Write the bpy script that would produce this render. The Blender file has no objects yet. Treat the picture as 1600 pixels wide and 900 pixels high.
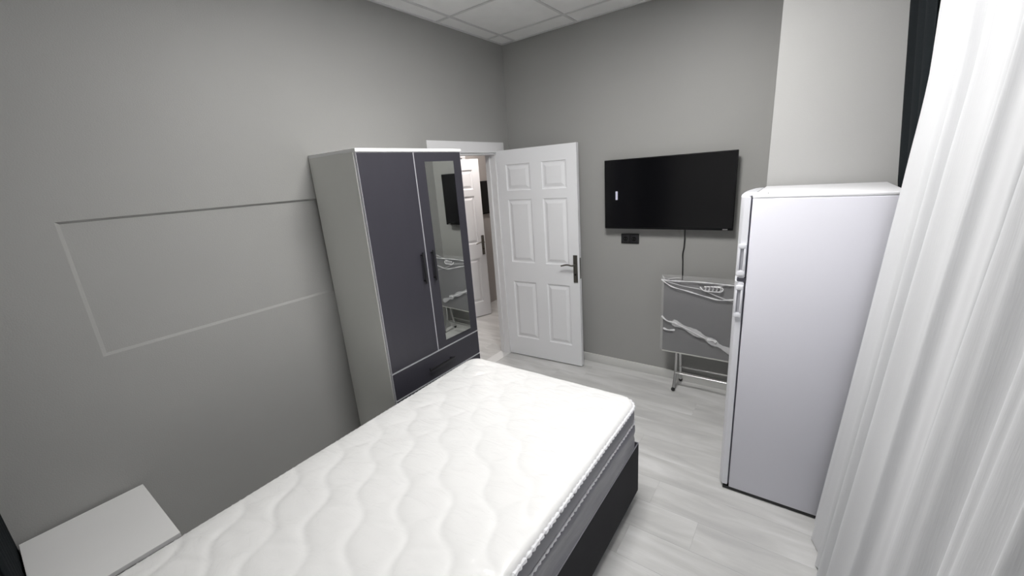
import bpy, bmesh, math, random
from mathutils import Vector, Matrix, noise
random.seed(4)
SC = bpy.context.scene
COL = SC.collection

# ------------------------------------------------------------------ camera
cam_d = bpy.data.cameras.new('camera')
cam = bpy.data.objects.new('camera', cam_d); COL.objects.link(cam)
cam_d.sensor_width = 36.0
cam_d.lens = 36.0 * 637.78 / 1600.0
cam_d.clip_start = 0.02
_yaw, _pitch, _roll = 0.6394, -0.2709, -0.0736
_F = Vector((-math.sin(_yaw)*math.cos(_pitch), math.cos(_yaw)*math.cos(_pitch), math.sin(_pitch)))
_R = Vector((math.cos(_yaw), math.sin(_yaw), 0)); _U = _R.cross(_F)
_R2 = _R*math.cos(_roll) + _U*math.sin(_roll); _U2 = -_R*math.sin(_roll) + _U*math.cos(_roll)
_m = Matrix((_R2, _U2, -_F)).transposed().to_4x4()
_m.translation = Vector((2.3994, -3.3424, 1.796))
cam.matrix_world = _m
SC.camera = cam

# ------------------------------------------------------------------ world, exposure
W = bpy.data.worlds.new('world'); SC.world = W; W.use_nodes = True
W.node_tree.nodes['Background'].inputs['Color'].default_value = (0.55, 0.65, 0.8, 1)
W.node_tree.nodes['Background'].inputs['Strength'].default_value = 0.02
SC.view_settings.view_transform = 'Standard'
SC.view_settings.look = 'None'
SC.view_settings.gamma = 1.0
SC.view_settings.use_curve_mapping = False
SC.view_settings.exposure = 0.0
PANEL_POWER = 56.0       # emission of the ceiling panel's diffuser
HALL_POWER = 95.0

# ------------------------------------------------------------------ helpers
def lin(c):
    return tuple((x/12.92 if x <= 0.04045 else ((x+0.055)/1.055)**2.4) for x in c)
def rgb(r, g=None, b=None):
    if g is None: g = b = r
    return lin((r/255, g/255, b/255)) + (1,)

def mat(name, col, rough=0.5, metal=0.0, bump=0.0, bscale=60, stretch=(1, 1, 1), var=0.0, vscale=4, coat=0.0, coat_rough=0.1, spec=0.5, sheen=0, detail=4):
    m = bpy.data.materials.new(name); m.use_nodes = True
    nt = m.node_tree; b = nt.nodes['Principled BSDF']
    b.inputs['Base Color'].default_value = col
    b.inputs['Roughness'].default_value = rough
    b.inputs['Metallic'].default_value = metal
    b.inputs['Specular IOR Level'].default_value = spec
    b.inputs['Coat Weight'].default_value = coat
    b.inputs['Coat Roughness'].default_value = coat_rough
    b.inputs['Sheen Weight'].default_value = sheen
    if bump or var:
        tc = nt.nodes.new('ShaderNodeTexCoord'); mp = nt.nodes.new('ShaderNodeMapping')
        mp.inputs['Scale'].default_value = stretch
        nt.links.new(tc.outputs['Object'], mp.inputs['Vector'])
    if bump:
        n = nt.nodes.new('ShaderNodeTexNoise'); n.inputs['Scale'].default_value = bscale; n.inputs['Detail'].default_value = detail
        nt.links.new(mp.outputs[0], n.inputs['Vector'])
        bp = nt.nodes.new('ShaderNodeBump'); bp.inputs['Strength'].default_value = bump; bp.inputs['Distance'].default_value = 0.01
        nt.links.new(n.outputs['Fac'], bp.inputs['Height']); nt.links.new(bp.outputs[0], b.inputs['Normal'])
        if coat: nt.links.new(bp.outputs[0], b.inputs['Coat Normal'])
    if var:
        n2 = nt.nodes.new('ShaderNodeTexNoise'); n2.inputs['Scale'].default_value = vscale; n2.inputs['Detail'].default_value = 5
        nt.links.new(mp.outputs[0], n2.inputs['Vector'])
        mr = nt.nodes.new('ShaderNodeMapRange')
        mr.inputs['From Min'].default_value = .3; mr.inputs['From Max'].default_value = .7
        mr.inputs['To Min'].default_value = 1-var; mr.inputs['To Max'].default_value = 1+var
        nt.links.new(n2.outputs['Fac'], mr.inputs['Value'])
        mx = nt.nodes.new('ShaderNodeVectorMath'); mx.operation = 'SCALE'
        mx.inputs[0].default_value = col[:3]
        nt.links.new(mr.outputs[0], mx.inputs['Scale']); nt.links.new(mx.outputs[0], b.inputs['Base Color'])
    return m

def emit(name, col, strength):
    m = bpy.data.materials.new(name); m.use_nodes = True
    b = m.node_tree.nodes['Principled BSDF']
    b.inputs['Base Color'].default_value = (.8, .8, .8, 1)
    b.inputs['Emission Color'].default_value = col
    b.inputs['Emission Strength'].default_value = strength
    return m

M = {}
M['wall'] = mat('grey_wall_paint', rgb(156, 156, 154), .55, bump=.08, bscale=180, var=.025, vscale=1.3)
M['column'] = mat('pale_grey_wall_paint', rgb(181, 181, 180), .55, bump=.08, bscale=180, var=.02, vscale=1.3)
M['hallwall'] = mat('hall_wall_paint', rgb(168, 163, 160), .6, bump=.05, bscale=180)
M['ceil'] = mat('ceiling_tile_white', rgb(240, 240, 239), .9, bump=.25, bscale=300, var=.02, vscale=8)
M['rail'] = mat('ceiling_rail_grey', rgb(212, 212, 212), .5)
M['base'] = mat('white_baseboard', rgb(205, 205, 203), .4)
M['doorw'] = mat('white_lacquered_door', rgb(226, 227, 230), .35, bump=.03, bscale=30, stretch=(6, 6, 1))
M['casing'] = mat('white_casing', rgb(222, 222, 224), .4)
M['steel'] = mat('brushed_steel', rgb(120, 118, 112), .32, metal=1.0)
M['chrome'] = mat('chrome', rgb(205, 205, 205), .28, metal=1.0)
M['carcass'] = mat('light_grey_melamine', rgb(228, 228, 224), .5, bump=.03, bscale=200)
M['whiteedge'] = mat('white_melamine', rgb(240, 240, 240), .45)
M['anth'] = mat('anthracite_melamine', rgb(54, 53, 61), .42, bump=.05, bscale=120, stretch=(1, 1, .15), var=.03, vscale=20)
M['anth2'] = mat('anthracite_mirror_surround', rgb(78, 77, 80), .42, bump=.05, bscale=120)
M['silver'] = mat('silver_edge_band', rgb(215, 215, 220), .35, metal=.2)
M['blackplastic'] = mat('black_plastic', rgb(22, 22, 24), .35)
M['handle'] = mat('black_handle', rgb(28, 28, 31), .4)
M['mirror'] = mat('mirror_glass', (.78, .80, .78, 1), .015, metal=1.0)
M['screen'] = mat('tv_screen_glass', rgb(9, 9, 12), .16, spec=.5)
M['tvframe'] = mat('tv_bezel_black', rgb(12, 12, 14), .6, spec=.2)
M['sticker'] = mat('white_sticker', rgb(215, 215, 235), .5)
M['fridge'] = mat('white_enamel_panel', rgb(222, 222, 231), .38, bump=.02, bscale=250)
M['fridged'] = mat('white_enamel_door', rgb(225, 226, 232), .3)
M['fridgetop'] = mat('white_top_plastic', rgb(238, 238, 242), .35)
M['gasket'] = mat('grey_gasket', rgb(95, 95, 105), .6)
M['recess'] = mat('grip_recess_grey', rgb(165, 165, 172), .5)
M['night'] = mat('white_melamine_top', rgb(228, 228, 228), .4, var=.01)
M['bedbase'] = mat('charcoal_fabric', rgb(45, 45, 48), .85, bump=.3, bscale=700, var=.06, vscale=300, sheen=0, spec=.25)
M['bedtop'] = mat('pale_piping', rgb(150, 150, 158), .5)
M['matside'] = mat('grey_mattress_border', rgb(112, 112, 122), .45, bump=.55, bscale=5, stretch=(1, 1, 4), var=.10, vscale=6, coat=.6, coat_rough=.18)
M['piping'] = mat('white_braided_trim', rgb(222, 222, 226), .5, coat=.3)
M['matband'] = mat('mattress_border_band', rgb(120, 120, 128), .5, coat=.5, coat_rough=.2, bump=.3, bscale=12)
M['quilt'] = mat('white_quilted_fabric', rgb(228, 228, 228), .6, bump=.10, bscale=9, coat=.5, coat_rough=.16)
_nt = M['quilt'].node_tree; _b = _nt.nodes['Principled BSDF']      # creases of the clear wrap
_tc = _nt.nodes.new('ShaderNodeTexCoord'); _mp = _nt.nodes.new('ShaderNodeMapping'); _mp.inputs['Scale'].default_value = (1, 2.6, 1); _mp.inputs['Rotation'].default_value = (0, 0, .5)
_n = _nt.nodes.new('ShaderNodeTexNoise'); _n.inputs['Scale'].default_value = 7; _n.inputs['Detail'].default_value = 5; _n.inputs['Distortion'].default_value = 1.2
_bp = _nt.nodes.new('ShaderNodeBump'); _bp.inputs['Strength'].default_value = .8; _bp.inputs['Distance'].default_value = .02
_nt.links.new(_tc.outputs['Object'], _mp.inputs[0]); _nt.links.new(_mp.outputs[0], _n.inputs['Vector']); _nt.links.new(_n.outputs['Fac'], _bp.inputs['Height']); _nt.links.new(_bp.outputs[0], _b.inputs['Coat Normal'])
M['darkdrape'] = mat('dark_blue_grey_drape', rgb(24, 29, 32), .95, bump=.5, bscale=500, var=.15, vscale=120, sheen=0, spec=.2)
M['tabletop'] = mat('grey_laminate_table', rgb(104, 104, 106), .4, var=.02)
M['tableedge'] = mat('grey_table_edge', rgb(190, 190, 185), .5)
M['glass'] = None

def glassy(name, col, alpha, rough=.12):
    m = bpy.data.materials.new(name); m.use_nodes = True
    nt = m.node_tree; out = nt.nodes['Material Output']; b = nt.nodes['Principled BSDF']
    b.inputs['Base Color'].default_value = col; b.inputs['Roughness'].default_value = rough
    b.inputs['Specular IOR Level'].default_value = .8
    t = nt.nodes.new('ShaderNodeBsdfTransparent'); mx = nt.nodes.new('ShaderNodeMixShader')
    mx.inputs[0].default_value = alpha
    nt.links.new(t.outputs[0], mx.inputs[1]); nt.links.new(b.outputs[0], mx.inputs[2]); nt.links.new(mx.outputs[0], out.inputs['Surface'])
    return m
M['film'] = glassy('clear_plastic_film', (.85, .85, .87, 1), .13, .12)
M['film_roll_glint'] = glassy('bunched_film_white_glints', (.93, .93, .95, 1), .85, .12)  # bunched wrap, its near-opaque white paints in the film's reflections
M['film_soft'] = glassy('creased_plastic_film', (.9, .9, .92, 1), .42, .12)
M['glass'] = glassy('window_glass', (.02, .03, .04, 1), .25, .02)

def sheer_mat():
    m = bpy.data.materials.new('white_sheer_voile'); m.use_nodes = True
    nt = m.node_tree; out = nt.nodes['Material Output']; nt.nodes.remove(nt.nodes['Principled BSDF'])
    d = nt.nodes.new('ShaderNodeBsdfDiffuse'); d.inputs['Color'].default_value = rgb(238, 239, 242)
    t = nt.nodes.new('ShaderNodeBsdfTranslucent'); t.inputs['Color'].default_value = rgb(238, 239, 242)
    a = nt.nodes.new('ShaderNodeMixShader'); a.inputs[0].default_value = .28
    p = nt.nodes.new('ShaderNodeBsdfTransparent'); c = nt.nodes.new('ShaderNodeMixShader'); c.inputs[0].default_value = .94
    # fine vertical threads
    tc = nt.nodes.new('ShaderNodeTexCoord'); mp = nt.nodes.new('ShaderNodeMapping'); mp.inputs['Scale'].default_value = (1, 1, .02)
    n = nt.nodes.new('ShaderNodeTexNoise'); n.inputs['Scale'].default_value = 300
    bp = nt.nodes.new('ShaderNodeBump'); bp.inputs['Strength'].default_value = .12; bp.inputs['Distance'].default_value = .004
    nt.links.new(tc.outputs['Object'], mp.inputs[0]); nt.links.new(mp.outputs[0], n.inputs['Vector'])
    nt.links.new(n.outputs['Fac'], bp.inputs['Height']); nt.links.new(bp.outputs[0], d.inputs['Normal'])
    nt.links.new(d.outputs[0], a.inputs[1]); nt.links.new(t.outputs[0], a.inputs[2])
    nt.links.new(p.outputs[0], c.inputs[1]); nt.links.new(a.outputs[0], c.inputs[2]); nt.links.new(c.outputs[0], out.inputs['Surface'])
    return m
M['sheer'] = sheer_mat()

def plank_mat():
    m = bpy.data.materials.new('grey_oak_laminate'); m.use_nodes = True
    nt = m.node_tree; b = nt.nodes['Principled BSDF']; L = nt.links.new
    b.inputs['Roughness'].default_value = .42
    g = nt.nodes.new('ShaderNodeNewGeometry'); oi = nt.nodes.new('ShaderNodeObjectInfo')
    off = nt.nodes.new('ShaderNodeVectorMath'); off.operation = 'SCALE'; off.inputs[0].default_value = (13.7, 5.1, 0)
    L(oi.outputs['Random'], off.inputs['Scale'])
    add = nt.nodes.new('ShaderNodeVectorMath'); add.operation = 'ADD'
    L(g.outputs['Position'], add.inputs[0]); L(off.outputs[0], add.inputs[1])
    mp = nt.nodes.new('ShaderNodeMapping'); mp.inputs['Scale'].default_value = (.8, 4.2, 1); L(add.outputs[0], mp.inputs[0])
    n = nt.nodes.new('ShaderNodeTexNoise'); n.inputs['Scale'].default_value = 2.2; n.inputs['Detail'].default_value = 7; n.inputs['Roughness'].default_value = .55; n.inputs['Distortion'].default_value = .6
    L(mp.outputs[0], n.inputs['Vector'])
    cr = nt.nodes.new('ShaderNodeValToRGB'); e = cr.color_ramp.elements
    e[0].position = .28; e[0].color = rgb(178, 178, 178); e[1].position = .72; e[1].color = rgb(212, 212, 212)
    x = cr.color_ramp.elements.new(.47); x.color = rgb(192, 192, 191)
    L(n.outputs['Fac'], cr.inputs[0])
    mp2 = nt.nodes.new('ShaderNodeMapping'); mp2.inputs['Scale'].default_value = (2, 60, 1); L(add.outputs[0], mp2.inputs[0])
    n2 = nt.nodes.new('ShaderNodeTexNoise'); n2.inputs['Scale'].default_value = 4; n2.inputs['Detail'].default_value = 3; L(mp2.outputs[0], n2.inputs['Vector'])
    mr = nt.nodes.new('ShaderNodeMapRange'); mr.inputs['To Min'].default_value = .96; mr.inputs['To Max'].default_value = 1.035; L(n2.outputs['Fac'], mr.inputs['Value'])
    mr2 = nt.nodes.new('ShaderNodeMapRange'); mr2.inputs['To Min'].default_value = .985; mr2.inputs['To Max'].default_value = 1.015; L(oi.outputs['Random'], mr2.inputs['Value'])
    mu = nt.nodes.new('ShaderNodeMath'); mu.operation = 'MULTIPLY'; L(mr.outputs[0], mu.inputs[0]); L(mr2.outputs[0], mu.inputs[1])
    s = nt.nodes.new('ShaderNodeVectorMath'); s.operation = 'SCALE'; L(cr.outputs[0], s.inputs[0]); L(mu.outputs[0], s.inputs['Scale'])
    L(s.outputs[0], b.inputs['Base Color'])
    bp = nt.nodes.new('ShaderNodeBump'); bp.inputs['Strength'].default_value = .1; bp.inputs['Distance'].default_value = .003
    L(n2.outputs['Fac'], bp.inputs['Height']); L(bp.outputs[0], b.inputs['Normal'])
    return m
M['plank'] = plank_mat()

# ---- mesh helpers: every builder adds to a bmesh
def NB(): return bmesh.new()
def box(bm, x0, x1, y0, y1, z0, z1, bev=0.0, seg=2):
    r = bmesh.ops.create_cube(bm, size=1.0)
    vs = r['verts']
    for v in vs:
        v.co = Vector((x0+(v.co.x+.5)*(x1-x0), y0+(v.co.y+.5)*(y1-y0), z0+(v.co.z+.5)*(z1-z0)))
    if bev:
        es = list({e for v in vs for e in v.link_edges})
        bmesh.ops.bevel(bm, geom=es, offset=bev, segments=seg, profile=.5, affect='EDGES')
    return bm
def cyl(bm, a, b, r, r2=None, seg=16):
    a = Vector(a); b = Vector(b); d = b-a
    rot = d.to_track_quat('Z', 'Y').to_matrix().to_4x4()
    bmesh.ops.create_cone(bm, cap_ends=True, segments=seg, radius1=r, radius2=r if r2 is None else r2, depth=d.length,
                          matrix=Matrix.Translation((a+b)/2) @ rot)
    return bm
def ball(bm, c, r, seg=14, sc=(1, 1, 1)):
    bmesh.ops.create_uvsphere(bm, u_segments=seg, v_segments=seg//2+2, radius=r, matrix=Matrix.Translation(c) @ Matrix.Diagonal((*sc, 1)))
    return bm
def smooth_path(pts, n=6):
    P = [Vector(p) for p in pts]; out = []
    for i in range(len(P)-1):
        p0 = P[max(i-1, 0)]; p1 = P[i]; p2 = P[i+1]; p3 = P[min(i+2, len(P)-1)]
        for k in range(n):
            t = k/n
            out.append(.5*((2*p1)+(-p0+p2)*t+(2*p0-5*p1+4*p2-p3)*t*t+(-p0+3*p1-3*p2+p3)*t**3))
    out.append(P[-1]); return out
def tube(bm, pts, r, seg=10, flat=1.0, cap=True):
    """sweep a circle (flattened by flat) along pts; r may be a function of index"""
    pts = [Vector(p) for p in pts]; rings = []
    up = Vector((0, 0, 1)); n = len(pts)
    for i, p in enumerate(pts):
        t = (pts[min(i+1, n-1)]-pts[max(i-1, 0)]).normalized()
        if abs(t.dot(up)) > .95: up = Vector((1, 0, 0)) if abs(t.x) < .9 else Vector((0, 1, 0))
        s = t.cross(up).normalized(); u = s.cross(t).normalized(); up = u
        rr = r(i) if callable(r) else r
        rings.append([bm.verts.new(p+s*math.cos(2*math.pi*k/seg)*rr*flat+u*math.sin(2*math.pi*k/seg)*rr) for k in range(seg)])
    for i in range(n-1):
        for k in range(seg):
            bm.faces.new((rings[i][k], rings[i][(k+1) % seg], rings[i+1][(k+1) % seg], rings[i+1][k]))
    if cap:
        bm.faces.new(rings[0][::-1]); bm.faces.new(rings[-1])
    return bm
def prism(bm, outline, axis, a, b, bev=0.0):
    """extrude a 2D outline along an axis ('x','y','z') from a to b"""
    def P(p, t):
        return {'x': (t, p[0], p[1]), 'y': (p[0], t, p[1]), 'z': (p[0], p[1], t)}[axis]
    lo = [bm.verts.new(P(p, a)) for p in outline]; hi = [bm.verts.new(P(p, b)) for p in outline]
    n = len(outline)
    fs = [bm.faces.new(lo[::-1]), bm.faces.new(hi)]
    for i in range(n): fs.append(bm.faces.new((lo[i], lo[(i+1) % n], hi[(i+1) % n], hi[i])))
    bmesh.ops.recalc_face_normals(bm, faces=fs)
    return bm
def obj(name, bm, m, parent=None, smooth=False, loc=None, label=None):
    me = bpy.data.meshes.new(name)
    bmesh.ops.recalc_face_normals(bm, faces=bm.faces[:]) if not smooth == 'keep' else None
    bm.to_mesh(me); bm.free()
    if m is not None: me.materials.append(m)
    o = bpy.data.objects.new(name, me); COL.objects.link(o)
    if smooth:
        me.polygons.foreach_set('use_smooth', [True]*len(me.polygons))
        if smooth != 'keep':
            try: me.set_sharp_from_angle(angle=math.radians(38))
            except Exception: pass
    if parent is not None: o.parent = parent
    if loc is not None: o.location = loc
    if label: o['label'] = label
    return o
def shift(bm, v):
    bmesh.ops.translate(bm, verts=bm.verts[:], vec=Vector(v)); return bm
def empty(name, loc, rz=0):
    o = bpy.data.objects.new(name, None); COL.objects.link(o); o.location = loc; o.rotation_euler = (0, 0, rz)
    o.empty_display_size = .1
    return o
def tag(o, label, cat=None, group=None, kind=None):
    o['label'] = label
    if cat: o['category'] = cat
    if group: o['group'] = group
    if kind: o['kind'] = kind
    return o
def struct(o, label, cat='wall'):
    o['kind'] = 'structure'; o['label'] = label; o['category'] = cat
    return o

# ================================================================== THE ROOM
H = 2.917; XR = 2.80; YF = -3.52; T = .12
DY0, DY1, DH = -.965, -.212, 1.995           # door opening in the left wall
NY0, NY1, NZ0, NZ1, ND, NC = -3.08, -1.35, 1.168, 1.742, .013, .014   # shallow recess in the left wall

def wall_left():
    bm = NB()
    ys = [YF-T, NY0, NY1, DY0, DY1, 0.0]; zs = [0, NZ0, NZ1, DH, H]
    for i in range(len(ys)-1):
        for j in range(len(zs)-1):
            a, b, c, d = ys[i], ys[i+1], zs[j], zs[j+1]
            door = (DY0 <= a and b <= DY1 and d <= DH)
            niche = (NY0 <= a and b <= NY1 and NZ0 <= c and d <= NZ1)
            if not door and not niche:
                bm.faces.new([bm.verts.new(p) for p in ((0, a, c), (0, b, c), (0, b, d), (0, a, d))])
            if not door:
                bm.faces.new([bm.verts.new(p) for p in ((-T, a, c), (-T, a, d), (-T, b, d), (-T, b, c))])
            if niche:
                o = [(0, a, c), (0, b, c), (0, b, d), (0, a, d)]
                q = [(-.0045, a+.014, c+.013), (-.0045, b-.016, c+.013), (-.019, b-.016, d-.0105), (-.011, a+.014, d-.0095)]
                bm.faces.new([bm.verts.new(p) for p in q])
                for k in range(4):
                    bm.faces.new([bm.verts.new(p) for p in (o[k], o[(k+1) % 4], q[(k+1) % 4], q[k])])
    for p in (((0, DY0, 0), (-T, DY0, 0), (-T, DY0, DH), (0, DY0, DH)), ((0, DY1, 0), (0, DY1, DH), (-T, DY1, DH), (-T, DY1, 0)),
              ((0, DY0, DH), (-T, DY0, DH), (-T, DY1, DH), (0, DY1, DH)),
              ((0, YF-T, 0), (0, YF-T, H), (-T, YF-T, H), (-T, YF-T, 0)), ((0, 0, 0), (-T, 0, 0), (-T, 0, H), (0, 0, H)),
              ((0, YF-T, H), (0, 0, H), (-T, 0, H), (-T, YF-T, H))):
        bm.faces.new([bm.verts.new(q) for q in p])
    bmesh.ops.remove_doubles(bm, verts=bm.verts[:], dist=1e-5)
    return obj('wall_left', bm, M['wall'])
struct(wall_left(), 'grey painted left wall with a shallow recessed panel and a doorway')
bm = NB(); box(bm, 0, XR+T, 0, T, 0, H)
struct(obj('wall_back', bm, M['wall']), 'grey painted back wall behind the television')
# right wall with its window opening
WY0, WY1, WZ0, WZ1 = -3.0, -1.45, .95, 2.25
bm = NB()
box(bm, XR, XR+T, YF-T, WY0, 0, H); box(bm, XR, XR+T, WY1, 0, 0, H); box(bm, XR, XR+T, WY0, WY1, 0, WZ0); box(bm, XR, XR+T, WY0, WY1, WZ1, H)
struct(obj('wall_right', bm, M['wall']), 'right wall with a window behind the white sheer curtain')
bm = NB(); box(bm, 0, XR, YF-T, YF, 0, H)
struct(obj('wall_front', bm, M['wall']), 'grey wall behind the head of the bed')
bm = NB(); box(bm, 2.176, XR, -.485, 0, 0, H)
struct(obj('wall_column', bm, M['column']), 'pale grey wall column beside the television, behind the refrigerator')

# floor: slab and planks
bm = NB(); box(bm, -2.7, XR+T, YF-T, 2.3, -.06, -.009)
floor = struct(obj('floor', bm, M['gasket']), 'pale grey wood-look laminate floor', 'floor')
PW, PL = .193, 1.21
def plank_mesh(l, w):
    bm = NB(); box(bm, 0, l, 0, w, -.009, 0, .0004, 1)
    me = bpy.data.meshes.new('plank'); bm.to_mesh(me); bm.free(); me.materials.append(M['plank']); return me
cache = {}
row = 0; y = 2.2
while y > YF:
    y0 = max(y-PW, YF)
    xa, xb = (0.0, XR) if y0 > -99 else (0, 0)
    spans = []
    if y0 >= -.02 and y0 > 0.0: spans = [(-2.6, -T)]
    elif y0 > -1.7: spans = [(-2.6, XR)]
    else: spans = [(0.0, XR)]
    for (s, e) in spans:
        x = s - random.choice([.15, .4, .62, .88, 1.05])
        while x < e:
            a = max(x, s); b = min(x+PL, e)
            if b-a > .03:
                k = (round(b-a, 3), round(y-y0, 3))
                if k not in cache: cache[k] = plank_mesh(b-a-.0004, y-y0-.0004)
                o = bpy.data.objects.new('plank', cache[k]); COL.objects.link(o); o.parent = floor; o.location = (a, y0, 0)
            x += PL
    y -= PW; row += 1

# ceiling: slab, tiles, rails
bm = NB(); box(bm, -T, XR+T, YF-T, T, H+.02, H+.12)
ceil = struct(obj('ceiling', bm, M['ceil']), 'white suspended ceiling of square tiles in a grid', 'ceiling')
gx = [0.0] + [.15+.6*k for k in range(5) if .15+.6*k < XR] + [XR]
gy = [0.0] + [-.227-.6*k for k in range(6) if -.227-.6*k > YF] + [YF]
LX, LY = (1.35, 1.95), (-1.427, -2.027)
RW = .0105
tcache = {}
for i in range(len(gx)-1):
    for j in range(len(gy)-1):
        a, b, c, d = gx[i], gx[i+1], gy[j+1], gy[j]
        if abs(a-LX[0]) < .01 and abs(d-LY[0]) < .01: continue
        k = (round(b-a, 3), round(d-c, 3))
        if k not in tcache:
            bm = NB(); box(bm, .001, b-a-.001, .001, d-c-.001, 0, .014, .002, 1)
            me = bpy.data.meshes.new('ceiling_tile'); bm.to_mesh(me); bm.free(); me.materials.append(M['ceil']); tcache[k] = me
        o = bpy.data.objects.new('ceiling_tile', tcache[k]); COL.objects.link(o); o.parent = ceil; o.location = (a, c, H+.003)
for x in gx[1:-1]:
    bm = NB(); box(bm, x-RW, x+RW, YF, 0, H-.003, H+.003, .001, 1); obj('ceiling_rail', bm, M['rail'], ceil)
for y in gy[1:-1]:
    bm = NB(); box(bm, 0, XR, y-RW, y+RW, H-.0025, H+.0025, .001, 1); obj('ceiling_rail', bm, M['rail'], ceil)
for nm, a in (('left', (0, .018, YF, 0)), ('back', (0, XR, -.018, 0)), ('right', (XR-.018, XR, YF, 0)), ('front', (0, XR, YF, YF+.018))):
    bm = NB(); box(bm, *a, H-.004, H+.004, .001, 1); obj('edge_rail', bm, M['rail'], ceil)
# the LED panel
t = empty('ceiling_light', (sum(LX)/2, sum(LY)/2, H-.004))
tag(t, 'square flat ceiling light panel set in the tile grid over the foot of the bed', 'ceiling light')
bm = NB()
for (a, b, c, d) in ((-.298, .298, .286, .298), (-.298, .298, -.298, -.286), (-.298, -.286, -.286, .286), (.286, .298, -.286, .286)):
    box(bm, a, b, c, d, -.002, .012)
obj('frame', bm, M['whiteedge'], t)
bm = NB(); box(bm, -.286, .286, -.286, .286, .001, .008)
obj('diffuser', bm, emit('led_panel', (1, .985, .96, 1), PANEL_POWER), t)

# baseboards
def board(nm, x0, x1, y0, y1, label):
    bm = NB(); box(bm, x0, x1, y0, y1, 0, .079, .003, 2)
    struct(obj(nm, bm, M['base'], smooth=True), label, 'baseboard')
board('baseboard_back', .0, 2.176, -.014, 0, 'pale baseboard along the back wall below the television')
board('baseboard_left', 0, .014, YF, DY0-.10, 'pale baseboard along the left wall behind wardrobe and bed')
board('baseboard_right', XR-.014, XR, YF, -.485, 'pale baseboard along the right wall behind the curtain')
board('baseboard_front', 0, XR, YF, YF+.014, 'pale baseboard behind the head of the bed')

# window in the right wall
win = empty('window_1', (XR+.05, (WY0+WY1)/2, WZ0)); struct(win, 'white framed window behind the sheer curtain', 'window')
def wfr(nm, y0, y1, z0, z1):
    cy = (WY0+WY1)/2
    bm = NB(); box(bm, -.03, .03, y0-cy, y1-cy, z0-WZ0, z1-WZ0, .004, 1); obj(nm, bm, M['casing'], win)
wfr('window_frame', WY0, WY1, WZ0, WZ0+.06); wfr('window_frame', WY0, WY1, WZ1-.06, WZ1); wfr('window_frame', WY0, WY0+.06, WZ0+.06, WZ1-.06); wfr('window_frame', WY1-.06, WY1, WZ0+.06, WZ1-.06)
wfr('mullion', (WY0+WY1)/2-.04, (WY0+WY1)/2+.04, WZ0+.06, WZ1-.06)
for (a, b) in ((WY0+.06, (WY0+WY1)/2-.04), ((WY0+WY1)/2+.04, WY1-.06)):
    cy = (WY0+WY1)/2
    bm = NB(); box(bm, -.004, .004, a-cy, b-cy, .06, WZ1-WZ0-.06); obj('pane', bm, M['glass'], win)

# ================================================================== ROOM DOOR AND CASING
cas = empty('trim_1', (0, (DY0+DY1)/2, 0)); struct(cas, 'white door casing around the doorway in the left wall', 'door casing')
yc = (DY0+DY1)/2
def cpart(nm, x0, x1, y0, y1, z0, z1, b=.003):
    bm = NB(); box(bm, x0, x1, y0-yc, y1-yc, z0, z1, b, 1); return obj(nm, bm, M['casing'], cas, smooth=True)
cpart('casing_head', 0, .013, -1.064, -.100, 1.995, 2.087)
cpart('casing_side', 0, .012, -1.064, DY0-.001, 0, 1.994)
cpart('casing_side', 0, .012, DY1+.001, -.100, 0, 1.994)
cpart('jamb_lining', -T, .0, DY1-.016, DY1, 0, 1.98)
cpart('jamb_lining', -T, .0, DY0, DY0+.016, 0, 1.98)
cpart('head_lining', -T, .0, DY0, DY1, 1.98, 1.995)
cpart('door_stop', -.085, -.060, DY1-.028, DY1-.0165, 0, 1.968)
cpart('casing_side', -T-.012, -T, -1.064, DY0-.001, 0, 1.994)
cpart('casing_side', -T-.012, -T, DY1+.001, -.1, 0, 1.994)
cpart('casing_head', -T-.012, -T, -1.064, -.1, 1.995, 2.087)
bm = NB(); box(bm, -T, 0, DY0-yc+.016, DY1-yc-.016, 0.0, .006, .002, 1); obj('threshold', bm, M['rail'], cas)

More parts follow.
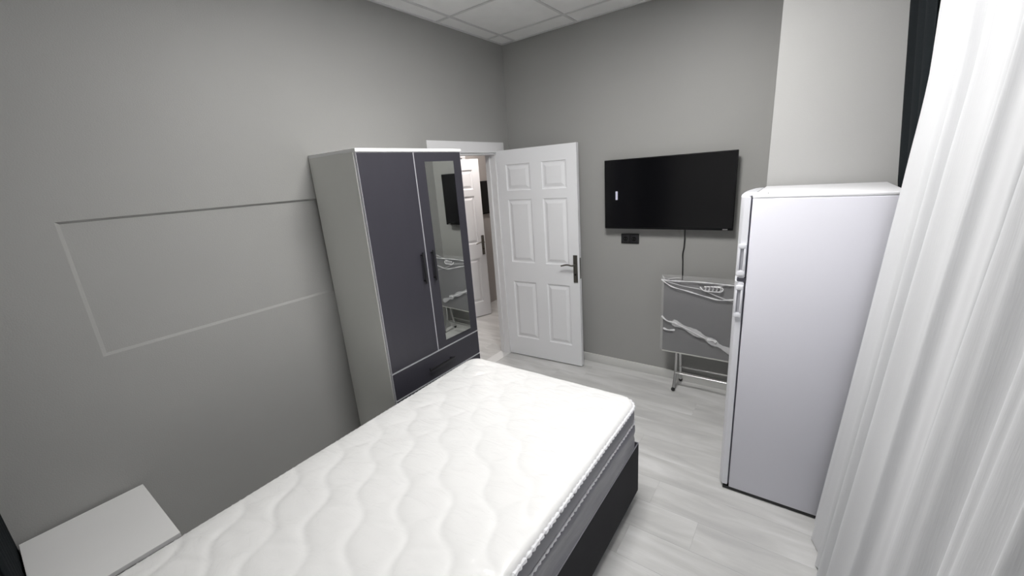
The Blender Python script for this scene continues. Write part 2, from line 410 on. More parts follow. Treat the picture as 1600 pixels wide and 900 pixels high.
PAN = [(.098, .350, 1.652, 1.884), (.465, .700, 1.652, 1.884), (.098, .350, .980, 1.572), (.465, .700, .980, 1.572), (.098, .350, .205, .790), (.465, .700, .205, .790)]
def panel_door(name, loc, rz, width, label, flip=1, z0=.010, z1=2.010):
    """six-panel moulded door; local x runs from hinge to free edge, local -y is the face with raised panels"""
    d = empty(name, loc, rz); struct(d, label, 'door')
    th = .040; sx = width/.797
    P = [(a*sx, b*sx, c, e) for a, b, c, e in PAN]
    bm = NB()
    xs = sorted({0, width, *[p[0] for p in P], *[p[1] for p in P]}); zs = sorted({z0, z1, *[p[2] for p in P], *[p[3] for p in P]})
    def hole(a, b, c, e):
        return any(p[0]-1e-6 <= a and b <= p[1]+1e-6 and p[2]-1e-6 <= c and e <= p[3]+1e-6 for p in P)
    for s, yy in ((-1, 0.0), (1, th)):
        for i in range(len(xs)-1):
            for j in range(len(zs)-1):
                a, b, c, e = xs[i], xs[i+1], zs[j], zs[j+1]
                if not hole(a, b, c, e):
                    bm.faces.new([bm.verts.new(q) for q in ((a, yy, c), (b, yy, c), (b, yy, e), (a, yy, e))])
        g = -s*.009; w = .016
        for (a, b, c, e) in P:      # moulded cove down to the recess
            o = [(a, yy, c), (b, yy, c), (b, yy, e), (a, yy, e)]
            m1 = [(a+w*.35, yy+g*.75, c+w*.35), (b-w*.35, yy+g*.75, c+w*.35), (b-w*.35, yy+g*.75, e-w*.35), (a+w*.35, yy+g*.75, e-w*.35)]
            q = [(a+w, yy+g, c+w), (b-w, yy+g, c+w), (b-w, yy+g, e-w), (a+w, yy+g, e-w)]
            for A, B in ((o, m1), (m1, q)):
                for k in range(4): bm.faces.new([bm.verts.new(v) for v in (A[k], A[(k+1) % 4], B[(k+1) % 4], B[k])])
            bm.faces.new([bm.verts.new(v) for v in q])
    for q in (((0, 0, z0), (0, th, z0), (0, th, z1), (0, 0, z1)), ((width, 0, z0), (width, th, z0), (width, th, z1), (width, 0, z1)),
              ((0, 0, z1), (width, 0, z1), (width, th, z1), (0, th, z1)), ((0, 0, z0), (width, 0, z0), (width, th, z0), (0, th, z0))):
        bm.faces.new([bm.verts.new(v) for v in q])
    bmesh.ops.remove_doubles(bm, verts=bm.verts[:], dist=1e-5)
    obj('door_leaf', bm, M['doorw'], d)
    for s, yy in ((-1, 0.0), (1, th)):
        for (a, b, c, e) in P:      # raised field
            bm = NB(); i0, i1, i2 = .017, .024, .046
            lv = [(i0, -s*.0092), (i1, -s*.0075), (i2, s*-.001)]
            rings = []
            for ins, dp in lv:
                rings.append([bm.verts.new(v) for v in ((a+ins, yy+dp, c+ins), (b-ins, yy+dp, c+ins), (b-ins, yy+dp, e-ins), (a+ins, yy+dp, e-ins))])
            for A, B in zip(rings, rings[1:]):
                for k in range(4): bm.faces.new((A[k], A[(k+1) % 4], B[(k+1) % 4], B[k]))
            bm.faces.new(rings[-1]); bm.faces.new([bm.verts.new(v.co) for v in rings[0]])
            obj('raised_panel', bm, M['doorw'], d)
    # handle sets, both faces
    hx = width-.036
    for s, yy in ((-1, 0.0), (1, th)):
        bm = NB(); box(bm, hx-.020, hx+.020, min(yy, yy+s*.007), max(yy, yy+s*.007), .825, 1.075, .004, 2)
        h = obj('handle_plate', bm, M['steel'], d, smooth=True)
        bm = NB(); pts = smooth_path([(hx, yy+s*.006, .990), (hx, yy+s*.045, .990), (hx-.018, yy+s*.055, .990), (hx-.06, yy+s*.054, .996), (hx-.118, yy+s*.05, .982)], 5)
        tube(bm, pts, .0075, 10)
        obj('lever', bm, M['steel'], h, smooth=True)
        bm = NB(); cyl(bm, (hx, yy, .90), (hx, yy+s*.012, .90), .008); obj('keyhole', bm, M['blackplastic'], h)
    bm = NB(); box(bm, width-.001, width+.002, .009, .031, .86, 1.05, .0008, 1); obj('lock_plate', bm, M['steel'], d)
    for z in (.25, 1.05, 1.78):
        bm = NB(); cyl(bm, (-.004, -.004, z-.045), (-.004, -.004, z+.045), .006, seg=10); obj('hinge', bm, M['casing'], d)
    return d
panel_door('door_1', (.002, -.218, 0), .0537, .797, 'open white six-panel door with a dark lever handle, swung into the bedroom')

# ================================================================== HALL beyond the doorway
HX = -1.30
bm = NB()
box(bm, HX-T, HX, -1.75, -.10, 0, 2.7); box(bm, HX-T, HX, .75, 2.2, 0, 2.7); box(bm, HX-T, HX, -.10, .75, 2.04, 2.7)
struct(obj('wall_hall', bm, M['hallwall']), 'grey hall wall seen through the doorway')
bm = NB(); box(bm, -2.7, -T, 2.2, 2.3, 0, 2.7); struct(obj('wall_hall_back', bm, M['hallwall']), 'end wall of the hall past the doorway')
bm = NB(); box(bm, -2.7, -T, -1.85, -1.75, 0, 2.7); struct(obj('wall_hall_front', bm, M['hallwall']), 'near end wall of the hall behind the wardrobe wall')
bm = NB(); box(bm, -T, 0, 0, 2.3, 0, 2.7); struct(obj('wall_hall_right', bm, M['hallwall']), 'hall side wall continuing behind the bedroom corner')
bm = NB(); box(bm, -2.8, -2.7, -1.85, 2.3, 0, 2.7); struct(obj('wall_far_room', bm, M['hallwall']), 'far wall of the room across the hall')
bm = NB(); box(bm, -2.8, -T, -1.85, 2.3, 2.7, 2.8); struct(obj('ceiling_hall', bm, M['ceil']), 'white hall ceiling', 'ceiling')
panel_door('door_2', (-1.262, -.06, 0), math.atan2(.24, .094), .80, 'pale door across the hall, seen ajar through the doorway')
c2 = empty('trim_2', (HX, .325, 0)); struct(c2, 'pale casing of the doorway across the hall', 'door casing')
for a in ((-.49, -.425, 0, 2.04), (.425, .49, 0, 2.04), (-.49, .49, 2.04, 2.10)):
    bm = NB(); box(bm, 0, .014, *a, .003, 1); obj('casing', bm, M['casing'], c2)
t = empty('ceiling_light', (-.70, .35, 2.698))
tag(t, 'warm ceiling light panel in the hall beyond the doorway', 'ceiling light')
bm = NB(); box(bm, -.16, .16, -.16, .16, -.012, 0, .003, 1); obj('frame', bm, M['whiteedge'], t)
bm = NB(); box(bm, -.145, .145, -.145, .145, -.016, -.0125); obj('diffuser', bm, emit('hall_led', (1, .93, .88, 1), HALL_POWER), t)

# ================================================================== TELEVISIONS
def tv(name, loc, rz, w, label, full=True):
    t = empty(name, loc, rz); tag(t, label, 'television')
    h = w/1.757
    bm = NB(); box(bm, -w/2, w/2, 0, .014, -h/2, h/2, .004, 2); obj('frame', bm, M['tvframe'], t, smooth=True)
    bm = NB(); box(bm, -w/2+.007, w/2-.007, -.0015, .003, -h/2+.016, h/2-.007); obj('screen', bm, M['screen'], t)
    if full:
        bm = NB(); box(bm, -w*.33, w*.33, .0141, .050, -h*.42, h*.10, .008, 2); obj('rear_housing', bm, M['blackplastic'], t, smooth=True)
    return t, h
t, th = tv('television', (1.481, -.078, 1.574), -.004, .968, 'large black flat television mounted on the grey back wall')
s = lambda x: x-1.481
bm = NB(); box(bm, s(1.093), s(1.111), -.0022, -.0014, -.040, .028); obj('sticker', bm, M['sticker'], t, label='small white paper sticker')
bm = NB(); box(bm, s(1.897), s(1.930), -.0016, .0, -th/2+.005, -th/2+.011); obj('silver_badge', bm, M['chrome'], t)
# wall bracket
bm = NB(); box(bm, -.20, .20, .0501, .060, -.10, .10, .002, 1); obj('mount_plate', bm, M['blackplastic'], t)
for x in (-.16, .16):
    bm = NB(); box(bm, x-.02, x+.02, .0601, .077, -.13, .13, .002, 1); obj('bracket_arm', bm, M['blackplastic'], t)
# hanging cable
bm = NB()
pts = smooth_path([(1.632, -.030, 1.36), (1.630, -.026, 1.28), (1.628, -.022, 1.20), (1.624, -.016, 1.15), (1.616, -.012, 1.09), (1.620, -.010, 1.0), (1.624, -.010, .6), (1.63, -.010, .35)], 5)
tube(bm, pts, .0042, 8)
tag(obj('power_cable', bm, M['blackplastic'], smooth=True), 'thin black cable hanging from the television down behind the folded table', 'cable')
# socket below the TV
t = empty('wall_socket', (1.190, 0, 1.206)); tag(t, 'black double wall socket just below the left part of the television', 'socket')
bm = NB(); box(bm, -.076, .076, -.010, 0, -.041, .041, .003, 2); obj('cover_plate', bm, M['blackplastic'], t, smooth=True)
for sx in (-.036, .036):
    bm = NB(); box(bm, sx-.033, sx+.033, -.014, -.0095, -.034, .034, .003, 2)
    f = obj('socket_insert', bm, M['handle'], t, smooth=True)
    bm = NB(); cyl(bm, (sx, -.0145, 0), (sx, -.0135, 0), .019, seg=20); obj('socket_cup', bm, M['tvframe'], f)
    bm = NB()
    for zz in (-.009, .009): cyl(bm, (sx+zz, -.0150, 0), (sx+zz, -.0143, 0), .0025, seg=8)
    obj('pin_hole', bm, M['steel'], f)
t, _ = tv('television', (HX+.03, 1.30, 1.515), math.pi/2, .78, 'smaller black television on the hall wall, glimpsed through the doorway', False)

# ================================================================== WARDROBE
WX, WA, WB, WH = .455, -2.002, -1.196, 1.984
wr = empty('wardrobe', (0, (WA+WB)/2, 0)); tag(wr, 'tall two-door anthracite wardrobe with a mirror door and drawers, against the left wall', 'wardrobe')
wc = (WA+WB)/2
def wp(nm, x0, x1, y0, y1, z0, z1, m, b=.001, parent=wr, label=None):
    bm = NB(); box(bm, x0, x1, y0-wc, y1-wc, z0, z1, b, 1); return obj(nm, bm, m, parent, smooth=False, label=label)
S = .018
FX0, FX1 = WX-.017, WX+.001
wp('side_panel', .004, FX0, WA, WA+S, 0, WH-S, M['carcass'])
wp('side_panel', .004, FX0, WB-S, WB, 0, WH-S, M['carcass'])
wp('top_panel', .004, WX+.006, WA, WB+.002, WH-S, WH, M['whiteedge'], label='white top panel')
wp('bottom_panel', .01, FX0, WA+S, WB-S, .06, .078, M['carcass'])
wp('back_panel', .004, .010, WA+S, WB-S, .06, WH-S, M['carcass'])
wp('plinth', WX-.05, WX-.035, WA+S, WB-S, 0, .06, M['carcass'])
wp('shelf_rail', .01, FX0, WA+S, WB-S, .675, .690, M['carcass'])
ym = -1.609
FX0, FX1 = WX-.017, WX+.001
def front(nm, y0, y1, z0, z1):
    """dark front with a thin silver edge band"""
    bm = NB(); box(bm, FX0, FX1, y0+.0018-wc, y1-.0018-wc, z0+.0018, z1-.0018, .0006, 1)
    f = obj(nm, bm, M['anth'], wr)
    bm = NB()
    for a in ((y0, y0+.0018, z0, z1), (y1-.0018, y1, z0, z1), (y0+.0018, y1-.0018, z0, z0+.0018), (y0+.0018, y1-.0018, z1-.0018, z1)):
        box(bm, FX0, FX1+.0004, a[0]-wc, a[1]-wc, a[2], a[3])
    obj('edge_band', bm, M['silver'], f, label='silver edge band')
    return f
d1 = front('door', WA+.004, ym-.0015, .6905, WH-S-.002)
d2 = front('door', ym+.0015, WB-.004, .6905, WH-S-.002)
r1 = front('drawer', WA+.004, WB-.004, .508, .685)
r2 = front('drawer', WA+.004, WB-.004, .330, .503)
r3 = front('drawer', WA+.004, WB-.004, .070, .325)
d2['label'] = 'narrow door carrying the tall mirror'
# mirror on the right door
MY0, MY1, MZ0, MZ1 = -1.530, -1.285, .738, 1.908
bm = NB(); prism(bm, [(FX1-.001, MY0-wc), (FX1-.001, MY1-wc), (FX1+.0110, MY1-wc), (FX1+.0035, MY0-wc)], 'z', MZ0, MZ1); obj('mirror', bm, M['mirror'], d2, label='tall narrow mirror')
def bar_handle(p, y, z0, z1, horizontal=False, y1=None):
    bm = NB()
    if not horizontal:
        box(bm, FX1+.018, FX1+.028, y-.007-wc, y+.007-wc, z0, z1, .003, 2)
        for z in (z0+.02, z1-.02): box(bm, FX1, FX1+.020, y-.005-wc, y+.005-wc, z-.005, z+.005)
    else:
        box(bm, FX1+.018, FX1+.028, y-wc, y1-wc, z0, z1, .003, 2)
        for q in (y+.02, y1-.02): box(bm, FX1, FX1+.020, q-.005-wc, q+.005-wc, z0+.002, z1-.002)
    obj('handle', bm, M['handle'], p, smooth=True)
bar_handle(d1, -1.652, 1.170, 1.372); bar_handle(d2, -1.566, 1.170, 1.372)
bar_handle(r1, -1.722, .588, .602, True, -1.490); bar_handle(r2, -1.722, .41, .424, True, -1.490); bar_handle(r3, -1.722, .19, .204, True, -1.490)

# ================================================================== BED
BX0, BX1, BY1, BY0 = .650, 1.775, -1.462, -3.47
bb = empty('bed_base', ((BX0+BX1)/2, (BY0+BY1)/2, 0)); tag(bb, 'charcoal fabric box bed base under the white mattress', 'bed base')
cx, cy = (BX0+BX1)/2, (BY0+BY1)/2
bm = NB(); box(bm, BX0-cx, BX1-cx, BY0-cy, BY1-cy, .052, .358, .008, 3); obj('box', bm, M['bedbase'], bb, smooth=True)
bm = NB()
loop = [(BX0-cx+.004, BY0-cy+.004, .3585), (BX1-cx-.004, BY0-cy+.004, .3585), (BX1-cx-.004, BY1-cy-.004, .3585), (BX0-cx+.004, BY1-cy-.004, .3585), (BX0-cx+.004, BY0-cy+.004, .3585)]
pp = []
for a, b in zip(loop, loop[1:]):
    a, b = Vector(a), Vector(b); pp += [a.lerp(b, k/20) for k in range(20)]
pp.append(Vector(loop[0])); tube(bm, pp, .0034, 8); obj('piping', bm, M['bedtop'], bb, smooth=True, label='pale piping along the top edge')
for (a, b) in ((1.712, -1.56), (.72, -1.56), (1.712, -3.38), (.72, -3.38), (1.712, -2.5), (.72, -2.5)):
    bm = NB(); cyl(bm, (a-cx, b-cy, .0), (a-cx, b-cy, .022), .016, .019, 16); cyl(bm, (a-cx, b-cy, .022), (a-cx, b-cy, .052), .010, seg=12)
    obj('foot', bm, M['chrome'], bb, smooth=True)

# mattress
X0, X1, Y0, Y1, ZT, ZB = .660, 1.762, -3.47, -1.452, .632, .3635
mt = empty('mattress', ((X0+X1)/2, (Y0+Y1)/2, ZB)); tag(mt, 'white quilted mattress still in clear plastic, on the charcoal bed base', 'mattress')
cx, cy = (X0+X1)/2, (Y0+Y1)/2
RC, RE = .085, .024
def quilt_h(x, y):
    # two families of wavy stitched lines running diagonally; the first is the deeper one
    q2 = math.sqrt(.5); u = (x+y)*q2; v = (x-y)*q2
    h = 1e9; PU, PV = .158, .128
    k0 = round(u/PU)
    for k in (k0-1, k0, k0+1):
        c = k*PU + .023*math.sin(2*math.pi*v/(2*PV) + math.pi*k) + .006*math.sin(9*v+k)
        h = min(h, abs(u-c))
    h2 = 1e9; k0 = round(v/PV)
    for k in (k0-1, k0, k0+1):
        c = k*PV + .016*math.sin(2*math.pi*u/(2*PU) + math.pi*k + 1.2) + .005*math.sin(8*u+2*k)
        h2 = min(h2, abs(v-c))
    g = 1-math.exp(-(h/.017)**1.2); g2 = 1-math.exp(-(h2/.015)**1.2)
    puff = .0085*(.25+.75*g)*(.55+.45*g2)
    return puff + .0045*noise.noise(Vector((x*4, y*4, 3))) + .0012*noise.noise(Vector((x*14, y*22, 7)))
nx, ny = 111, 200
bm = NB(); grid = []
def mpos(x, y):
    """map rectangle to rounded rectangle and give distance to edge"""
    ex = min(x-X0, X1-x); ey = min(y-Y0, Y1-y)
    e = min(ex, ey)
    if ex < RC and ey < RC:
        sx = 1 if x > cx else -1; sy = 1 if y > cy else -1
        a = (RC-ex)/RC; b = (RC-ey)/RC; m_ = max(a, b); l = math.hypot(a, b) or 1
        kx, ky = a*m_/l, b*m_/l
        x = (X1-RC+kx*RC) if sx > 0 else (X0+RC-kx*RC); y = (Y1-RC+ky*RC) if sy > 0 else (Y0+RC-ky*RC)
        e = RC*(1-m_)
    return x, y, e
def cos_space(n, L):
    # finer near the edges
    out = []
    for i in range(n+1):
        t = i/n; out.append(L*(t-.035*math.sin(2*math.pi*t)*-1*0) if False else L*t)
    return out
def axis_pts(a, b, n):
    inner = [a+RE+(b-a-2*RE)*i/n for i in range(n+1)]
    rim = [0, .002, .005, .009, .014, .019]
    return [a+r for r in rim]+inner+[b-r for r in rim[::-1]]
xs = axis_pts(X0, X1, nx); ys = axis_pts(Y0, Y1, ny)
for x in xs:
    r_ = []
    for y in ys:
        px, py, e = mpos(x, y)
        z = ZT
        if e < RE: z = ZT-RE+math.sqrt(max(RE*RE-(RE-e)**2, 0))
        fade = min(1, e/.05)
        z += (quilt_h(px, py)-.008)*fade - .004*(1-fade)
        # slight sag towards the edges
        z -= .006*math.exp(-((e)/.09)**2)
        px -= .037*max(0, (cx-px)/(cx-X0))*max(0, (py-Y0)/(Y1-Y0))   # the wall side is not quite straight
        r_.append(bm.verts.new((px-cx, py-cy, z-ZB)))
    grid.append(r_)
for i in range(len(xs)-1):
    for j in range(len(ys)-1):
        try: bm.faces.new((grid[i][j], grid[i+1][j], grid[i+1][j+1], grid[i][j+1]))
        except ValueError: pass
border = [grid[i][0].co.copy() for i in range(len(xs))]+[grid[-1][j].co.copy() for j in range(1, len(ys))]+[grid[i][-1].co.copy() for i in range(len(xs)-2, -1, -1)]+[grid[0][j].co.copy() for j in range(len(ys)-2, 0, -1)]
obj('quilted_top', bm, M['quilt'], mt, smooth='keep')
zt = sum(p.z for p in border)/len(border)
bn = len(border)
def out_n(i):
    a = border[(i-2) % bn]; b = border[(i+2) % bn]; d = (b-a); return Vector((d.y, -d.x, 0)).normalized()
def side(nm, lv, m, label=None):
    """band around the mattress, lv = (z, outward offset, wrinkle)"""
    bm = NB(); rg = []
    for (z, o, w) in lv:
        r_ = []
        for i, p in enumerate(border):
            n = out_n(i); wr_ = w*noise.noise(Vector((p.x*3+p.y*3, z*26+p.y*2.2, p.x*3-p.y*1.5)))
            r_.append(bm.verts.new((p.x+n.x*(o+wr_), p.y+n.y*(o+wr_), z)))
        rg.append(r_)
    for a, b in zip(rg, rg[1:]):
        for i in range(bn): bm.faces.new((a[i], a[(i+1) % bn], b[(i+1) % bn], b[i]))
    obj(nm, bm, m, mt, smooth=True, label=label)
z1_ = zt; z2_ = zt-.090
side('upper_border', [(z1_+.002, -.002, 0), (z1_-.02, .003, 0), (z1_-.04, .006, .001), (z1_-.065, .006, .001), (z2_, .0, 0)], M['matband'], 'pale border band')
side('side_border', [(z2_, .0, 0), (z2_-.012, .005, .002), (z2_-.03, .008, .006), (z2_-.05, .009, .009), (z2_-.08, .007, .009), (z2_-.105, .008, .007), (z2_-.125, .008, .004), (.012, .009, .002), (.0, .009, 0)], M['matside'], 'grey side under clear plastic')
bm = NB(); bm.faces.new([bm.verts.new((p.x*.98, p.y*.99, .001)) for p in border]); obj('underside', bm, M['matside'], mt)
# braided trims: scalloped cord
def scallop(z, r0, amp, pitch):
    bm = NB(); L = 0; pts = []; rad = []
    dense = []
    for i in range(bn):
        a, b = border[i], border[(i+1) % bn]; n = out_n(i); d = (b-a).length; k = max(1, int(d/.0055))
        for q in range(k):
            p = a.lerp(b, q/k); dense.append((Vector((p.x+n.x*.003, p.y+n.y*.003, z)), L+d*q/k))
        L += d
    for p, l in dense:
        pts.append(p); rad.append(r0+amp*abs(math.sin(math.pi*l/pitch)))
    pts.append(pts[0].copy()); rad.append(rad[0])
    tube(bm, pts, lambda i: rad[i], 6, cap=False)
    obj('braided_trim', bm, M['piping'], mt, smooth=True, label='white braided edging')
scallop(z1_+.001, .0020, .0085, .027); scallop(z2_+.004, .0016, .0075, .027)

# ================================================================== NIGHTSTAND
nsx0, nsx1, nsy0, nsy1, nz = .020, .524, -3.485, -3.106, .5424
ns = empty('nightstand', ((nsx0+nsx1)/2, (nsy0+nsy1)/2, 0)); tag(ns, 'low white nightstand between the bed and the left wall', 'nightstand')
cx, cy = (nsx0+nsx1)/2, (nsy0+nsy1)/2; hx, hy = (nsx1-nsx0)/2, (nsy1-nsy0)/2
bm = NB(); box(bm, -hx, hx, -hy, hy, nz-.018, nz, .0012, 2); obj('top', bm, M['night'], ns)
bm = NB(); box(bm, -hx+.004, -hx+.022, -hy+.004, hy-.004, 0, nz-.018); obj('side_panel', bm, M['night'], ns)
bm = NB(); box(bm, hx-.022, hx-.004, -hy+.004, hy-.004, 0, nz-.018); obj('side_panel', bm, M['night'], ns)
bm = NB(); box(bm, -hx+.022, hx-.022, -hy+.004, -hy+.010, .05, nz-.018); obj('back_panel', bm, M['night'], ns)
bm = NB(); box(bm, -hx+.022, hx-.022, -hy+.010, hy-.02, .05, .066); obj('bottom_panel', bm, M['night'], ns)
for a, b in ((.07, .285), (.29, nz-.021)):
    bm = NB(); box(bm, -hx+.024, hx-.024, hy-.022, hy-.004, a, b, .001, 1); f = obj('drawer', bm, M['night'], ns)
    bm = NB(); box(bm, -.07, .07, hy-.004, hy+.012, (a+b)/2-.006, (a+b)/2+.006, .002, 1); obj('handle', bm, M['handle'], f)

# ================================================================== REFRIGERATOR
fr = empty('refrigerator', (2.42, -.82, 0)); tag(fr, 'tall white two-door refrigerator in front of the pale column', 'refrigerator')
FXB, FXA, FYN, FYB, FZ = 2.179, 2.700, -1.150, -.530, 1.625
ox, oy = 2.42, -.82
bm = NB(); box(bm, FXB-ox, FXA-ox, FYN-oy, FYB-oy, .022, FZ-.014, .004, 3); obj('body', bm, M['fridge'], fr, smooth=True)
bm = NB(); box(bm, FXB-.001-ox, FXA-ox, FYN-oy, FYB-oy, FZ-.0142, FZ+.002, .005, 3); obj('top_cover', bm, M['fridgetop'], fr, smooth=True)
bm = NB(); box(bm, FXB-.030-ox, FXA-.02-ox, FYN+.004-oy, FYB-.01-oy, .002, .0215, .002, 1); obj('base_trim', bm, M['blackplastic'], fr)
def fdoor(z0, z1, hz0, hz1, nm):
    n = 20; ol = []
    for i in range(n+1):        # bulging front in plan
        t_ = i/n; yy = FYN+(FYB-FYN)*t_
        edge = min(t_, 1-t_)*(FYB-FYN)
        rnd = .012*(1-min(1, edge/.014))**2
        ol.append((2.134-.026*(1-(2*t_-1)**2)+rnd-ox, yy-oy))
    ol += [(2.1715-ox, FYB-oy), (2.1715-ox, FYN-oy)]
    bm = NB(); prism(bm, ol, 'z', z0, z1)
    es = [e for e in bm.edges if abs(e.verts[0].co.z-e.verts[1].co.z) < 1e-6]
    bmesh.ops.bevel(bm, geom=es, offset=.004, segments=2, affect='EDGES')
    d = obj(nm, bm, M['fridged'], fr, smooth=True)
    bm = NB(); box(bm, 2.1715-ox, 2.1785-ox, FYN+.010-oy, FYB-.01-oy, z0+.01, z1-.01); obj('gasket', bm, M['gasket'], d)
    # grip moulded in the side of the door: an oblong frame round a slot
    xa, xb = 2.1375-ox, 2.1705-ox
    bm = NB(); yo = FYN-oy
    fw = .009
    for a in ((xa, xb, hz0, hz0+.026), (xa, xb, hz1-.022, hz1), (xa, xa+fw, hz0+.026, hz1-.022), (xb-fw, xb, hz0+.026, hz1-.022)):
        box(bm, a[0], a[1], yo-.011, yo+.001, a[2], a[3], .0028, 2)
    obj('grip', bm, M['fridged'], d, smooth=True)
    bm = NB(); box(bm, xa+fw, xb-fw, yo-.003, yo, hz0+.026, hz1-.022); obj('grip_slot', bm, M['recess'], d)
    return d
fdoor(1.232, FZ-.005, 1.245, 1.400, 'freezer_door')
fdoor(.030, 1.214, 1.030, 1.196, 'fridge_door')
bm = NB(); box(bm, 2.140-ox, 2.176-ox, FYN+.003-oy, FYB-.003-oy, 1.2142, 1.2318); obj('door_gap_strip', bm, M['gasket'], fr)
bm = NB(); box(bm, 2.150-ox, 2.235-ox, FYN+.02-oy, FYN+.07-oy, FZ-.004, FZ+.010, .005, 2); obj('hinge_cover', bm, M['fridgetop'], fr, smooth=True)

# ================================================================== FOLDED TABLE in plastic
tb = empty('folding_table', (1.83, -.12, 0)); tag(tb, 'folded grey table with metal legs wrapped in clear plastic, leaning by the back wall', 'folding table')
ox, oy = 1.83, -.12
TX0, TX1, TZ0, TZ1, TY = 1.522, 2.140, .322, .925, -.165
bm = NB(); box(bm, TX0-ox, TX1-ox, TY-oy, TY+.018-oy, TZ0, TZ1, .003, 2); top = obj('tabletop', bm, M['tabletop'], tb, smooth=True)
bm = NB(); box(bm, TX0-.001-ox, TX1+.001-ox, TY-.001-oy, TY+.019-oy, TZ0-.005, TZ0+.005, .001, 1); obj('edge_band', bm, M['tableedge'], top)
for x in (1.632, 2.07):
    for (yf, yt) in ((-.213, -.075), (-.022, -.120)):
        xx = x-ox+(.012 if yf > -.1 else 0)
        path = smooth_path([(xx, yf-oy, .012), (xx, -.172-oy, .09), (xx, -.142-oy, .17), (xx, -.136-oy, .35), (xx, -.132-oy, .62)], 4) if yf < -.1 else [(xx, yf-oy, .012), (xx, yt-oy, .62)]
        bm = NB(); tube(bm, path, .0115, 10)
        l = obj('leg', bm, M['chrome'], tb, smooth=True)
        bm = NB(); ball(bm, (x-ox+(.012 if yf > -.1 else 0), yf-oy, .016), .016, 12); obj('foot_cap', bm, M['blackplastic'], l, smooth=True)
for (y, z) in ((-.163, .140), (-.050, .150), (-.110, .55)):
    bm = NB(); tube(bm, [(1.636-ox, y-oy, z), (2.066-ox, y-oy, z)], .0075, 10); obj('crossbar', bm, M['chrome'], tb, smooth=True)
def ribbon(pts, w, m, tw=0.6, seg=7, fl=.35):
    bm = NB(); P_ = smooth_path([(p[0]-ox, p[1]-oy, p[2]) for p in pts], seg)
    tube(bm, P_, lambda i: w*(.7+.5*abs(math.sin(i*1.7))*tw+.3*math.sin(i*.63)), 6, flat=fl)
    obj('plastic_wrap', bm, m, tb, smooth=True)  # strands of wrap; the white ones double as painted reflections
yy = TY-.012
ribbon([(1.508, yy, .922), (1.56, yy-.01, .922), (1.64, yy-.012, .925), (1.78, yy-.012, .930), (1.92, yy-.01, .928), (2.00, yy-.01, .925), (2.14, yy, .922)], .0048, M['film_roll_glint'])
ribbon([(1.505, yy, .925), (1.55, yy-.008, .895), (1.60, yy-.01, .872), (1.70, yy-.01, .852), (1.82, yy-.01, .825), (1.92, yy-.012, .808), (2.00, yy-.012, .818), (2.14, yy, .84)], .0050, M['film_roll_glint'])
ribbon([(1.515, yy, .955), (1.54, yy, .925), (1.60, yy-.004, .945), (1.645, yy, .948)], .0032, M['film_soft'])
ribbon([(1.53, yy, .915), (1.66, yy-.004, .888), (1.80, yy-.004, .872), (1.90, yy-.004, .835), (2.05, yy-.004, .79), (2.14, yy, .77)], .0045, M['film_soft'])
ribbon([(1.90, yy-.004, .905), (2.0, yy-.006, .935), (2.07, yy-.004, .955), (2.14, yy, .96)], .0035, M['film_soft'])
ribbon([(1.515, yy, .622), (1.56, yy-.012, .592), (1.62, yy-.012, .585), (1.64, yy-.012, .575)], .0070, M['film_roll_glint'])
ribbon([(1.60, yy-.004, .585), (1.68, yy-.008, .560), (1.80, yy-.010, .515), (1.88, yy-.010, .480), (1.96, yy-.004, .440), (2.06, yy-.002, .40)], .028, M['film_soft'], .4, fl=.22)
ribbon([(1.62, yy-.014, .580), (1.72, yy-.020, .548), (1.82, yy-.020, .506), (1.885, yy-.018, .482)], .0030, M['film_roll_glint'])
ribbon([(1.86, yy-.016, .486), (1.90, yy-.020, .488), (1.925, yy-.016, .478)], .011, M['film_roll_glint'], .2)
ribbon([(1.53, yy, .52), (1.57, yy-.010, .515), (1.62, yy, .518)], .0085, M['film_roll_glint'], .3)
ribbon([(1.79, yy-.014, .895), (1.815, yy-.018, .872), (1.85, yy-.018, .868), (1.93, yy-.016, .872), (1.94, yy-.014, .900), (1.88, yy-.016, .905), (1.82, yy-.016, .900)], .0045, M['film_roll_glint'], .9)
for k in range(5):
    ribbon([(1.825+.025*k, yy-.014, .872), (1.832+.025*k, yy-.018, .888), (1.828+.025*k, yy-.014, .904)], .006, M['film_soft'], .5)
# loose clear film over the front: a creased sheet
bm = NB(); g = []
for i in range(25):
    r_ = []
    for j in range(25):
        x = TX0-.015+(TX1-TX0+.03)*i/24; z = TZ0+.01+(TZ1-TZ0+.03)*j/24
        r_.append(bm.verts.new((x-ox, TY-.007-oy-.006*abs(noise.noise(Vector((x*6, z*13, 1)))), z)))
    g.append(r_)
for i in range(24):
    for j in range(24): bm.faces.new((g[i][j], g[i+1][j], g[i+1][j+1], g[i][j+1]))
obj('plastic_film', bm, M['film'], tb, smooth='keep', label='clear creased plastic sheet')

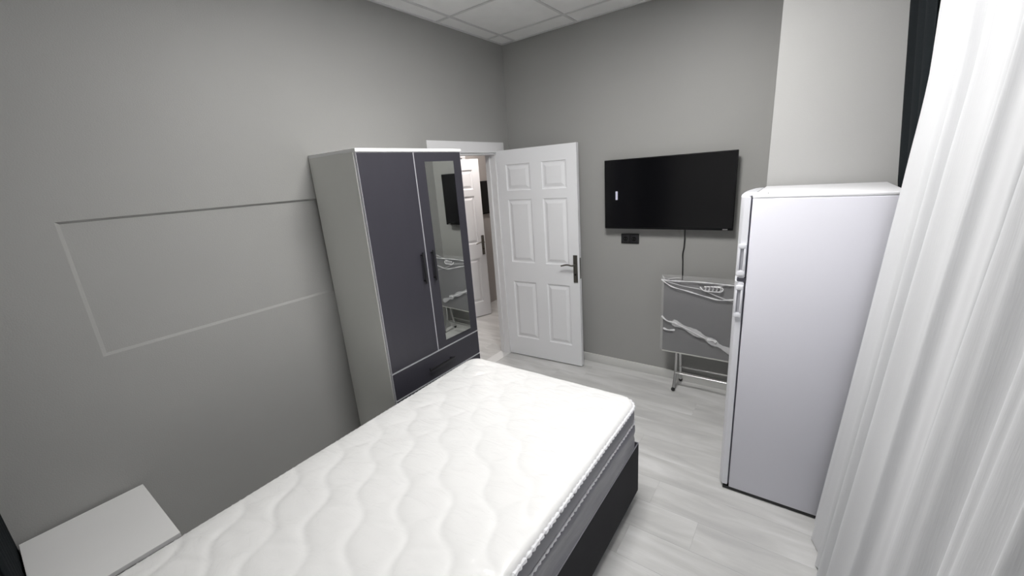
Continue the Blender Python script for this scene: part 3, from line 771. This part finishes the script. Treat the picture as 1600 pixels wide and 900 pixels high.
# ================================================================== CURTAINS
def sheer():
    bm = NB(); g = []; N = 460; K = 44
    ya, yb = -1.205, -3.46
    for i in range(N+1):
        s_ = i/N; r_ = []
        for j in range(K+1):
            t_ = j/K; z = .012+(2.875-.012)*t_
            y = ya+(yb-ya)*s_
            # outer line of the cloth: hangs out more towards the floor
            if z > 1.65: base = 2.668+.014*min(1, (z-1.65)/.4)
            elif z > .95: base = 2.627+.041*(z-.95)/.70
            else: base = 2.567+.060*z/.95
            base += .012*min(1, (ya-y)/.3) + .007*math.exp(-((z-1.97)/.20)**2)
            u = (ya-y)
            fold = .013*math.sin(u*41+1.3*math.sin(u*7.1)+.5*math.sin(z*1.1)) + .011*math.sin(u*23.5+2+.6*math.sin(z*.8+u)) + .006*math.sin(u*71+z*.3)
            amp = (.75+.45*(1-t_))*min(1, .15+u/.30)
            r_.append(bm.verts.new((base+fold*amp+.012*math.sin(u*3.1)*min(1, u/.3), y+.010*math.cos(u*41), z)))
        g.append(r_)
    for i in range(N):
        for j in range(K): bm.faces.new((g[i][j], g[i+1][j], g[i+1][j+1], g[i][j+1]))
    return bm
t = empty('sheer_curtain', (0, 0, 0)); tag(t, 'long white sheer curtain hanging in soft folds over the window at right', 'curtain')
t.location = (2.67, -2.3, 0)
obj('cloth', shift(sheer(), (-2.67, 2.3, 0)), M['sheer'], t, smooth='keep')
bm = NB(); box(bm, -.012, .022, -1.20, 1.78, 2.876, 2.905, .003, 1); obj('curtain_rail', bm, M['casing'], t)

def drape(name, pts_fn, ya, yb, label, K=30, N=90, cat='curtain'):
    bm = NB(); g = []
    for i in range(N+1):
        r_ = []
        for j in range(K+1):
            r_.append(bm.verts.new(pts_fn(i/N, j/K)))
        g.append(r_)
    for i in range(N):
        for j in range(K): bm.faces.new((g[i][j], g[i+1][j], g[i+1][j+1], g[i][j+1]))
    o = obj(name, bm, M['darkdrape'], smooth='keep')
    sol = o.modifiers.new('thickness', 'SOLIDIFY'); sol.thickness = .003
    tag(o, label, cat); return o
def dp(s_, t_):
    z = .02+2.85*t_; y = -.512-.68*s_
    b = 2.728 if z < 1.60 else 2.722-.068*min(1, (z-1.60)/.85)
    f = (.016 if z > 1.6 else .010)*math.sin(s_*2*math.pi*3.6+.7*math.sin(s_*9)+.3*z)
    return (b+.022+f, y, z)
drape('dark_curtain', dp, 0, 0, 'dark blue-grey curtain hanging behind the refrigerator beside the white sheer')
def dp2(s_, t_):
    z = .02+2.85*t_; x = .012+.55*s_
    return (x, -3.500+.007*math.sin(s_*2*math.pi*8), z)
drape('dark_curtain', dp2, 0, 0, 'dark curtain in the near left corner behind the nightstand')
